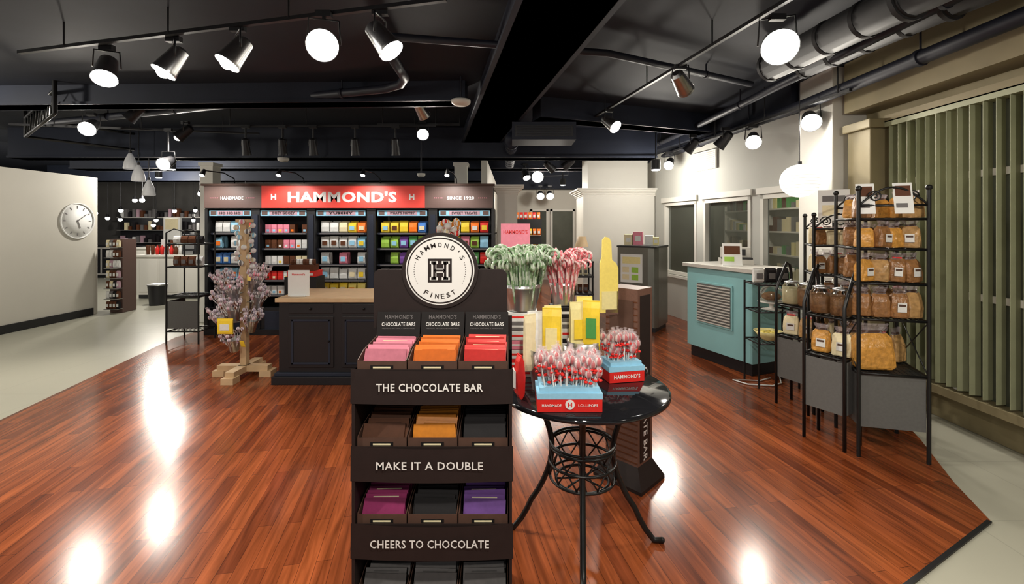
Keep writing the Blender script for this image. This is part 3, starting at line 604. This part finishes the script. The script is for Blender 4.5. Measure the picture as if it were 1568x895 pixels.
# ---------------------------------------------------------------- teal counter
b=MB(); b.M=T(2.11,5.50,0)@RZ(math.degrees(math.atan2(-.86,.33)))
Lc=.92
b.box(0,Lc,0,.52,.13,1.06,TEAL); b.box(.03,Lc-.03,.03,.50,0,.13,BLACK); b.box(-.04,Lc+.04,-.04,.55,1.06,1.10,LGREY)
b.box(.16,.68,-.015,0,.42,.90,TEAL); b.box(.18,.66,-.02,-.015,.44,.88,MGREY)
for k in range(14): b.box(.18,.66,-.03,-.02,.445+k*.031,.458+k*.031,LGREY)
b.build('teal_checkout_counter',.004)
b=MB(); b.M=T(2.60,5.32,1.101)@RZ(-20)
b.box(-.17,.17,-.16,.16,0,.06,LGREY); b.box(-.15,.15,-.05,.15,.06,.19,LGREY); b.box(-.16,.16,-.16,-.05,.06,.08,BLACK); b.box(-.1,.1,-.055,-.05,.10,.17,BLACK)
b.build('cash_register',.008)
b=MB(); b.M=T(2.42,5.02,1.101)@RZ(-15); b.box(-.10,.10,-.002,.002,.01,.25,PAPER,M=Matrix.Rotation(-.15,4,'X')); b.box(-.08,.08,-.005,-.002,.13,.22,C['brown'],M=Matrix.Rotation(-.15,4,'X')); b.box(-.08,.02,-.005,-.002,.05,.10,C['lime'],M=Matrix.Rotation(-.15,4,'X')); b.box(-.10,.10,-.02,.06,0,.012,PAPER); b.build('countertop_sign')
# ---------------------------------------------------------------- steel cooler
b=MB(); b.M=T(1.98,6.95,0)@RZ(-35)
pts=[(-.28,-.28),(.18,-.28),(.26,-.24),(.30,-.16),(.30,.28),(-.28,.28)]; n=len(pts)
b.add([(x,y,z) for z in(.06,1.22) for x,y in pts],[tuple(range(n-1,-1,-1)),tuple(range(n,2*n))]+[(i,(i+1)%n,n+(i+1)%n,n+i) for i in range(n)],STEEL2)
b.box(-.26,.28,-.26,.26,0,.06,BLACK); b.box(-.29,.31,-.29,.29,1.22,1.245,BLACK)
b.box(-.23,.10,-.287,-.281,.70,1.12,PAPER); b.box(-.2,.07,-.29,-.287,.98,1.08,C['mustard'])
for k in range(4): b.box(-.2+.07*(k%2)*2,-.1+.07*(k%2)*2,-.29,-.287,.74+.11*(k//2),.82+.11*(k//2),C['lime' if k%2 else 'cream'])
b.box(-.25,-.235,-.31,-.29,.3,.6,SILV); b.build('steel_drinks_cooler')
b=MB(); b.M=T(1.98,6.95,1.247)@RZ(-20); 
for x,w,h,c in((-.2,.12,.16,'cream'),(-.06,.14,.20,'pink'),(.1,.12,.15,'white'),(.2,.08,.12,'mustard')): b.box(x-w/2,x+w/2,-.08,.08,0,h,C[c]); b.box(x-w*.3,x+w*.3,-.083,-.08,h*.3,h*.7,C['white'])
b.build('gift_box_row',.003)
# ---------------------------------------------------------------- baker racks
def rack(name,P,ztop,shelves,panel=None):
    b=MB(); A_,B_,D_,C_=[Vector((*p,0)) for p in P]
    for p in(A_,B_,C_,D_): b.cyl(p,p+Vector((0,0,ztop)),.012,IRON,n=8); b.sph((p.x,p.y,ztop+.015),.02,IRON)
    def at(u,v): return A_.lerp(B_,u).lerp(C_.lerp(D_,u),v)
    for z in shelves:
        zz=Vector((0,0,z)); b.tube([at(0,0)+zz,at(1,0)+zz,at(1,1)+zz,at(0,1)+zz],.009,IRON,n=6); b.tube([at(0,0)+zz,at(0,1)+zz],.009,IRON)
        for k in range(1,12): b.tube([at(k/12,0)+zz,at(k/12,1)+zz],.004,IRON,n=5)
        for k in range(1,4): b.tube([at(0,k/4)+zz,at(1,k/4)+zz],.004,IRON,n=5)
    u=(B_-A_).normalized()
    for v in(0,1):
        for s in(0,1):
            sg=1 if s else -1
            pts=[at(.5+sg*.5*t,v)+Vector((0,0,ztop-.10+.12*math.cos(t*math.pi/2)**1.0)) for t in[0,.15,.3,.45,.6,.75,.9,1]]
            b.tube(pts,.007,IRON)
            cc2=at(.5+sg*.26,v)+Vector((0,0,ztop-.04))
            b.tube([cc2+u*(.042*(1-q/26))*math.cos(q*.5)*sg+Vector((0,0,.042*(1-q/26)*math.sin(q*.5))) for q in range(24)],.005,IRON,n=5)
        b.tube([at(0,v)+Vector((0,0,ztop-.10)),at(1,v)+Vector((0,0,ztop-.10))],.008,IRON)
    if panel:
        z0,z1=panel
        for (u0,v0,u1,v1) in((.03,.02,.97,.02),(.02,.03,.02,.97),(.97,.03,.97,.97)):
            p=at(u0,v0);q=at(u1,v1); b.seg(p.xy,q.xy,.006,z0,z1,MGREY)
        p,q,r,s=[at(*t) for t in((.02,.02),(.98,.02),(.98,.98),(.02,.98))]
        b.add([(w.x,w.y,z) for z in(z1,z1+.012) for w in(p,q,r,s)],[(3,2,1,0),(4,5,6,7),(0,1,5,4),(1,2,6,5),(2,3,7,6),(3,0,4,7)],BLACK)
    for sd in(0,1):
        b.tube([at(sd,0)+Vector((0,0,shelves[0])),at(sd,1)+Vector((0,0,shelves[1]))],.004,IRON,n=5); b.tube([at(sd,1)+Vector((0,0,shelves[0])),at(sd,0)+Vector((0,0,shelves[1]))],.004,IRON,n=5)
    b.build(name); return at
def jar(b,x,y,z,r,h,fill):
    b.lathe([(.001,.004),(r*.9,.004),(r,.02),(r,h*.75),(r*.7,h*.88),(r*.7,h*.92)],GLASS,(x,y,z),n=20)
    b.lathe([(.001,h*.02),(r*.86,h*.03),(r*.93,h*.1),(r*.93,h*.62),(r*.6,h*.68),(.001,h*.7)],fill,(x,y,z),n=20)
    b.lathe([(r*.76,h*.9),(r*.78,h*.96),(r*.3,h*1.0),(.001,h)],SILV,(x,y,z),n=20); b.sph((x,y,z+h*1.03),r*.14,SILV)
P1=[(2.32,3.06),(2.70,2.96),(2.86,3.40),(2.48,3.50)]
at=rack('baker_rack',P1,1.78,[.56,.92,1.16,1.39,1.59],(.20,.55))
b=MB()
for z,hs in((.575,.22),(.93,.2),(1.17,.195),(1.40,.17),(1.60,.18)):
    for u in(.15,.40,.64,.87):
        for v in(.20,.72):
            p=at(u,v)
            if z<.7:
                if v>.5: b.cookiebag(p.x,p.y,z,.10,.24,COOKIE2,None,.08,U(-20,20))
                elif u<.2: b.cookiebag(p.x+.06,p.y,z,.24,.30,PRETZ,None,.13,-12)
            elif z>1.5 and (.3<u<.5 or R()<.3): continue
            elif R()<.07: continue
            else: b.cookiebag(p.x,p.y+U(-.02,.02),z,U(.09,.12),hs*U(.9,1.08),random.choice([COOKIE,COOKIE,COOKIE,COOKIE2,COOKIE2,PRETZ]),C['white'] if R()<.3 else None,.08,U(-55,15))
for u,v in((.12,.1),(.64,.05)): 
    p=at(u,v); MM=T(p.x,p.y,1.61)@RZ(-25)@Matrix.Rotation(-.25,4,'X'); b.box(-.05,.05,-.062,-.058,0,.21,PAPER,M=MM); b.box(-.04,.04,-.064,-.062,.12,.19,C['brown'],M=MM); b.box(-.04,.02,-.064,-.062,.04,.07,C['grey'],M=MM)
b.build('packaged_cookie_bags')
P2=[(2.47,3.74),(2.80,3.62),(2.98,4.0),(2.64,4.12)]
at2=rack('baker_rack',P2,1.62,[.60,.90,1.14,1.38],(.22,.59))
b=MB()
for z in(.612,.91,1.15,1.39):
    for u in(.16,.42,.66,.88):
        for v in(.25,.72):
            p=at2(u,v); c=random.choice([C['white'],COOKIE2,C['cream'],COOKIE,COOKIE,COOKIE]); b.cookiebag(p.x,p.y,z,.095,U(.14,.2),c,C['white'] if R()<.4 else None,.07,U(-40,20))
p=at2(.5,.5); MM=T(p.x,p.y,1.39)@RZ(-30); b.box(-.01,.01,-.004,.004,0,.2,IRON,M=MM); b.box(-.11,.11,-.004,.004,.18,.46,PAPER,M=MM); b.box(-.08,.08,-.006,-.004,.36,.41,C['grey'],M=MM); b.box(-.08,.04,-.006,-.004,.24,.33,C['cream'],M=MM)
b.build('packaged_cookie_bags')
def jarstand(P,z0,lv):
    b=MB(); A_,B_,D_,C_=[Vector((*p,0)) for p in P]
    for f,k in((A_,C_),(B_,D_)):
        f,k=f.copy(),k.copy(); d=(k-f)
        b.tube([k+Vector((0,0,0)),k+Vector((0,0,z0+.12)),k-d*.1+Vector((0,0,z0+.2)),k-d*.3+Vector((0,0,z0+.22)),k-d*.55+Vector((0,0,z0+.14)),k-d*.8+Vector((0,0,z0+.06)),f+Vector((0,0,z0-.02)),f+Vector((0,0,z0-.2)),f],.012,IRON,n=8)
    for z in lv:
        zz=Vector((0,0,z)); b.tube([A_+zz,B_+zz,D_+zz,C_+zz],.009,IRON); b.tube([C_+zz,A_+zz],.009,IRON)
        for k in range(1,10): b.tube([A_.lerp(B_,k/10)+zz,C_.lerp(D_,k/10)+zz],.004,IRON,n=5)
    z1,z2=.24,lv[0]-.02
    for p,q in((A_,B_),(A_,C_),(B_,D_)): b.seg(p.lerp(q,.04).xy,p.lerp(q,.96).xy,.006,z1,z2,MGREY)
    b.build('iron_jar_stand')
    b=MB()
    for z in lv:
        for u in(.25,.75):
            c=A_.lerp(B_,u).lerp(C_.lerp(D_,u),.5)
            if z==lv[0] : b.cookiebag(c.x,c.y,z+.01,.12,.2,random.choice([PRETZ,C['cream'],COOKIE2]),C['white'],.09,-40)
            else: jar(b,c.x,c.y,z+.01,.07,.20,random.choice([COOKIE,COOKIE2,C['cream'],C['brown']]))
    b.build('glass_candy_jars')
jarstand([(2.14,3.35),(2.27,3.12),(2.45,3.22),(2.32,3.46)],1.0,[.62,.90])
jarstand([(2.30,3.98),(2.41,3.72),(2.58,3.80),(2.48,4.06)],1.0,[.60,.86])
b=MB(); X0,X1,Y0,Y1=2.34,2.72,4.33,4.60
for x,y in((X0,Y0),(X1,Y0),(X0,Y1),(X1,Y1)): b.cyl((x,y,0),(x,y,1.0),.010,IRON,n=8)
for z in(.42,.72,.98):
    b.tube([(X0,Y0,z),(X1,Y0,z),(X1,Y1,z),(X0,Y1,z),(X0,Y0,z)],.008,IRON)
    for k in range(1,8): b.tube([(X0+(X1-X0)*k/8,Y0,z),(X0+(X1-X0)*k/8,Y1,z)],.004,IRON)
b.build('low_iron_shelf')
b=MB(); q=(2.53,4.46,.73); b.lathe([(.001,0),(.09,0),(.02,.02),(.02,.05),(.12,.07),(.12,.08),(.001,.08)],WHITE,q); b.lathe([(.11,.08),(.11,.16),(.08,.21),(.02,.235),(.001,.235)],GLASS,q); b.sph((q[0],q[1],.975),.012,GLASS); b.sph((q[0],q[1],.85),.06,COOKIE,n=12,sz=.6); b.build('glass_cake_dome')
b=MB(); q=(2.50,4.46,.43); b.lathe([(.001,.0),(.05,.0),(.06,.01),(.10,.05),(.13,.09),(.125,.09),(.09,.045),(.001,.015)],C['mustard'],q,n=28)
for k in range(7): b.sph((q[0]+.05*math.cos(k),q[1]+.05*math.sin(k),.49),.03,C['gold'],n=8)
b.build('yellow_fruit_bowl')
b=MB()
for x in(2.40,2.52,2.64): b.bag(x,4.46,.992,.1,.14,C[random.choice(['white','dark','cream'])],C['grey'],.05)
b.build('shelf_candy_packs')
b=MB(); b.tube([(2.60,4.6,.012),(2.45,4.52,.01),(2.20,4.55,.01),(2.28,4.42,.01),(2.5,4.38,.01),(2.62,4.45,.01),(2.8,4.8,.012)],.007,PAPER); b.build('power_cable')
b=MB(); vq=wp(6.9); M=T(vq.x-.01,vq.y,2.52)@RZ(-78); b.box(-.28,.28,-.03,0,-.14,.14,WHITE,M=M)
for k in range(9): b.box(-.25,.25,-.035,-.03,-.12+k*.028,-.108+k*.028,LGREY,M=M)
b.build('wall_vent')
# ---------------------------------------------------------------- back right furniture
b=MB(); b.box(.05,.75,11.6,12.0,0,1.7,BLACK)
for z in(.5,.9,1.3): 
    b.box(.07,.73,11.57,11.6,z-.02,z,WHITE)
    for k in range(6): b.bag(.13+k*.11,11.55,z,.09,.16,C[random.choice(['red','orange','white','yellow','pink'])],C['white'],.05)
for k in range(6): b.bag(.13+k*.11,11.75,1.7,.09,.18,C[random.choice(['red','orange','white','pink'])],C['white'],.05)
b.build('candy_shelf')
b=MB()
for z in(.35,.65,.9): b.box(.7,1.4,7.8,8.25,z,z+.03,BLACK)
for x,y in((.72,7.82),(1.38,7.82),(.72,8.23),(1.38,8.23)): b.cyl((x,y,0),(x,y,.92),.015,IRON)
for k in range(6): b.bag(.78+k*.1,7.95,.381,.08,.14,C[random.choice(['white','cream','brown'])],C['grey'],.05); b.bag(.78+k*.1,7.95,.681,.08,.14,C[random.choice(['white','cream','brown'])],C['grey'],.05)
b.build('black_console_table')
b=MB(); x,y=1.22,8.0; b.lathe([(.001,0),(.06,0),(.06,.01),(.015,.03),(.03,.10),(.012,.2),(.01,.26),(.001,.26)],BLACK,(x,y,.93)); b.lathe([(.12,.24),(.07,.42),(.001,.42)],mat('lampshade',(.5,.35,.2),.6,emit=.2),(x,y,.93)); b.build('table_lamp')
# ---------------------------------------------------------------- left: small rack
b=MB(); X0,X1,Y0,Y1=-4.50,-4.08,5.95,6.28
for x,y in((X0,Y0),(X1,Y0),(X0,Y1),(X1,Y1)): b.cyl((x,y,0),(x,y,1.45),.011,IRON,n=8)
for z in(.16,.62,1.0,1.3): 
    b.tube([(X0,Y0,z),(X1,Y0,z),(X1,Y1,z),(X0,Y1,z),(X0,Y0,z)],.009,IRON)
    for k in range(1,8): b.tube([(X0+(X1-X0)*k/8,Y0,z),(X0+(X1-X0)*k/8,Y1,z)],.004,IRON)
b.box(X0+.01,X1-.01,Y0,Y0+.006,.2,.56,MGREY); b.box(X0+.01,X0+.016,Y0,Y1,.2,.56,MGREY); b.box(X0+.01,X1-.01,Y0,Y1,.60,.615,BLACK)
for k in range(4): b.bag(X0+.06+k*.1,Y0+.12,1.01,.09,.13,C[random.choice(['white','brown','cream'])],C['grey'],.05); b.bag(X0+.06+k*.1,Y0+.12,1.31,.09,.10,C[random.choice(['white','dark','brown'])],None,.05)
b.tube([(X0,Y0,1.45),(X0+.1,Y0,1.5),((X0+X1)/2,Y0,1.47),(X1-.1,Y0,1.5),(X1,Y0,1.45)],.008,IRON); b.build('iron_display_rack')
b=MB(); b.box(-7.12,-6.9,8.1,8.4,0,1.3,SIGNB)
for k in range(7):
    z=.08+k*.18; b.box(-7.13,-6.89,7.98,8.1,z-.01,z,SILV)
    for q in range(4): b.bag(-7.10+q*.06,8.04,z,.055,.13,C[random.choice(['brown','grey','cream','dark','white','mauve','brown'])],C['white'],.04)
b.build('snack_display_rack')
def counter(name,x0,x1,y0,y1,h,top,body):
    b=MB(); b.box(x0+.03,x1-.03,y0+.03,y1-.03,.08,h-.04,body); b.box(x0,x1,y0,y1,h-.04,h,top); b.box(x0+.06,x1-.06,y0+.06,y1-.06,0,.08,BLACK)
    k=x0+.1
    while k+.4<x1: b.box(k,k+.38,y0+.022,y0+.03,.14,h-.1,top); k+=.43
    b.build(name,.005)
counter('white_cafe_counter',-7.95,-5.7,9.6,10.2,.92,WHITE,WHITE)
counter('white_cafe_counter',-10.3,-8.6,12.2,12.8,.95,WHITE,WHITE)
counter('white_cafe_counter',-13,-10.6,13.4,14.0,.95,BLACK,LGREY)
b=MB(); b.box(-7.0,-6.7,9.7,10.1,.921,1.35,BLACK); b.box(-6.96,-6.74,9.69,9.7,1.05,1.3,SILV); b.box(-6.95,-6.75,9.66,9.7,.94,1.0,SILV); b.cyl((-6.85,9.85,1.35),(-6.85,9.85,1.4),.08,SILV); b.build('espresso_machine',.01)
b=MB()
for k in range(8): 
    x=-7.8+k*.1; b.lathe([(.001,0),(.03,0),(.04,U(.1,.2)),(.001,.2)],C[random.choice(['white','red','cream','brown'])],(x,9.8,.921),n=10); b.box(x-.04,x+.04,9.95,10.05,.921,U(1.0,1.3),C[random.choice(['white','grey','cream','brown'])])
b.build('counter_clutter')
b=MB(); b.cyl((-6.9,8.9,0),(-6.9,8.9,.38),.13,BLACK,r1=.16,n=24,cap=True); b.lathe([(.16,.38),(.17,.39),(.165,.40),(.14,.38)],SILV,(-6.9,8.9,0)); b.build('trash_bin')
b=MB(); b.box(-12.5,-6,14.6,14.98,0,2.0,BLACK)
for z in(.6,1.0,1.4,1.8):
    b.box(-12.5,-6,14.45,14.6,z-.02,z,LGREY)
    for k in range(50): b.box(-12.4+k*.127,-12.32+k*.127,14.47,14.57,z,z+U(.10,.28),C[random.choice(['white','brown','cream','grey','grey','brown','dark','dark','mauve'])])
b.build('stocked_wall_shelves')
b=MB(); b.box(-8.35,-7.95,10.95,11.0,1.2,1.75,PAPER); b.box(-8.3,-8.0,10.94,10.95,1.45,1.7,C['cream']); b.cyl((-8.15,11.0,0),(-8.15,11.0,1.3),.02,BLACK); b.cyl((-8.15,11,0),(-8.15,11,.02),.2,BLACK,n=24); b.build('poster_stand')
# ---------------------------------------------------------------- world, camera
w=bpy.data.worlds.new('shop_ambient'); S.world=w; w.use_nodes=True
w.node_tree.nodes['Background'].inputs[0].default_value=(.95,.93,.9,1); w.node_tree.nodes['Background'].inputs[1].default_value=.35
cam=bpy.data.cameras.new('camera'); co=bpy.data.objects.new('camera',cam); S.collection.objects.link(co)
co.location=(0,0,1.55); co.rotation_euler=(math.pi/2,0,0); cam.sensor_width=36; cam.lens=36*700/1568; cam.shift_y=-102.5/1568; cam.clip_start=.05
S.camera=co
S.view_settings.view_transform='Standard'; S.view_settings.look='None'
S.view_settings.exposure=.08
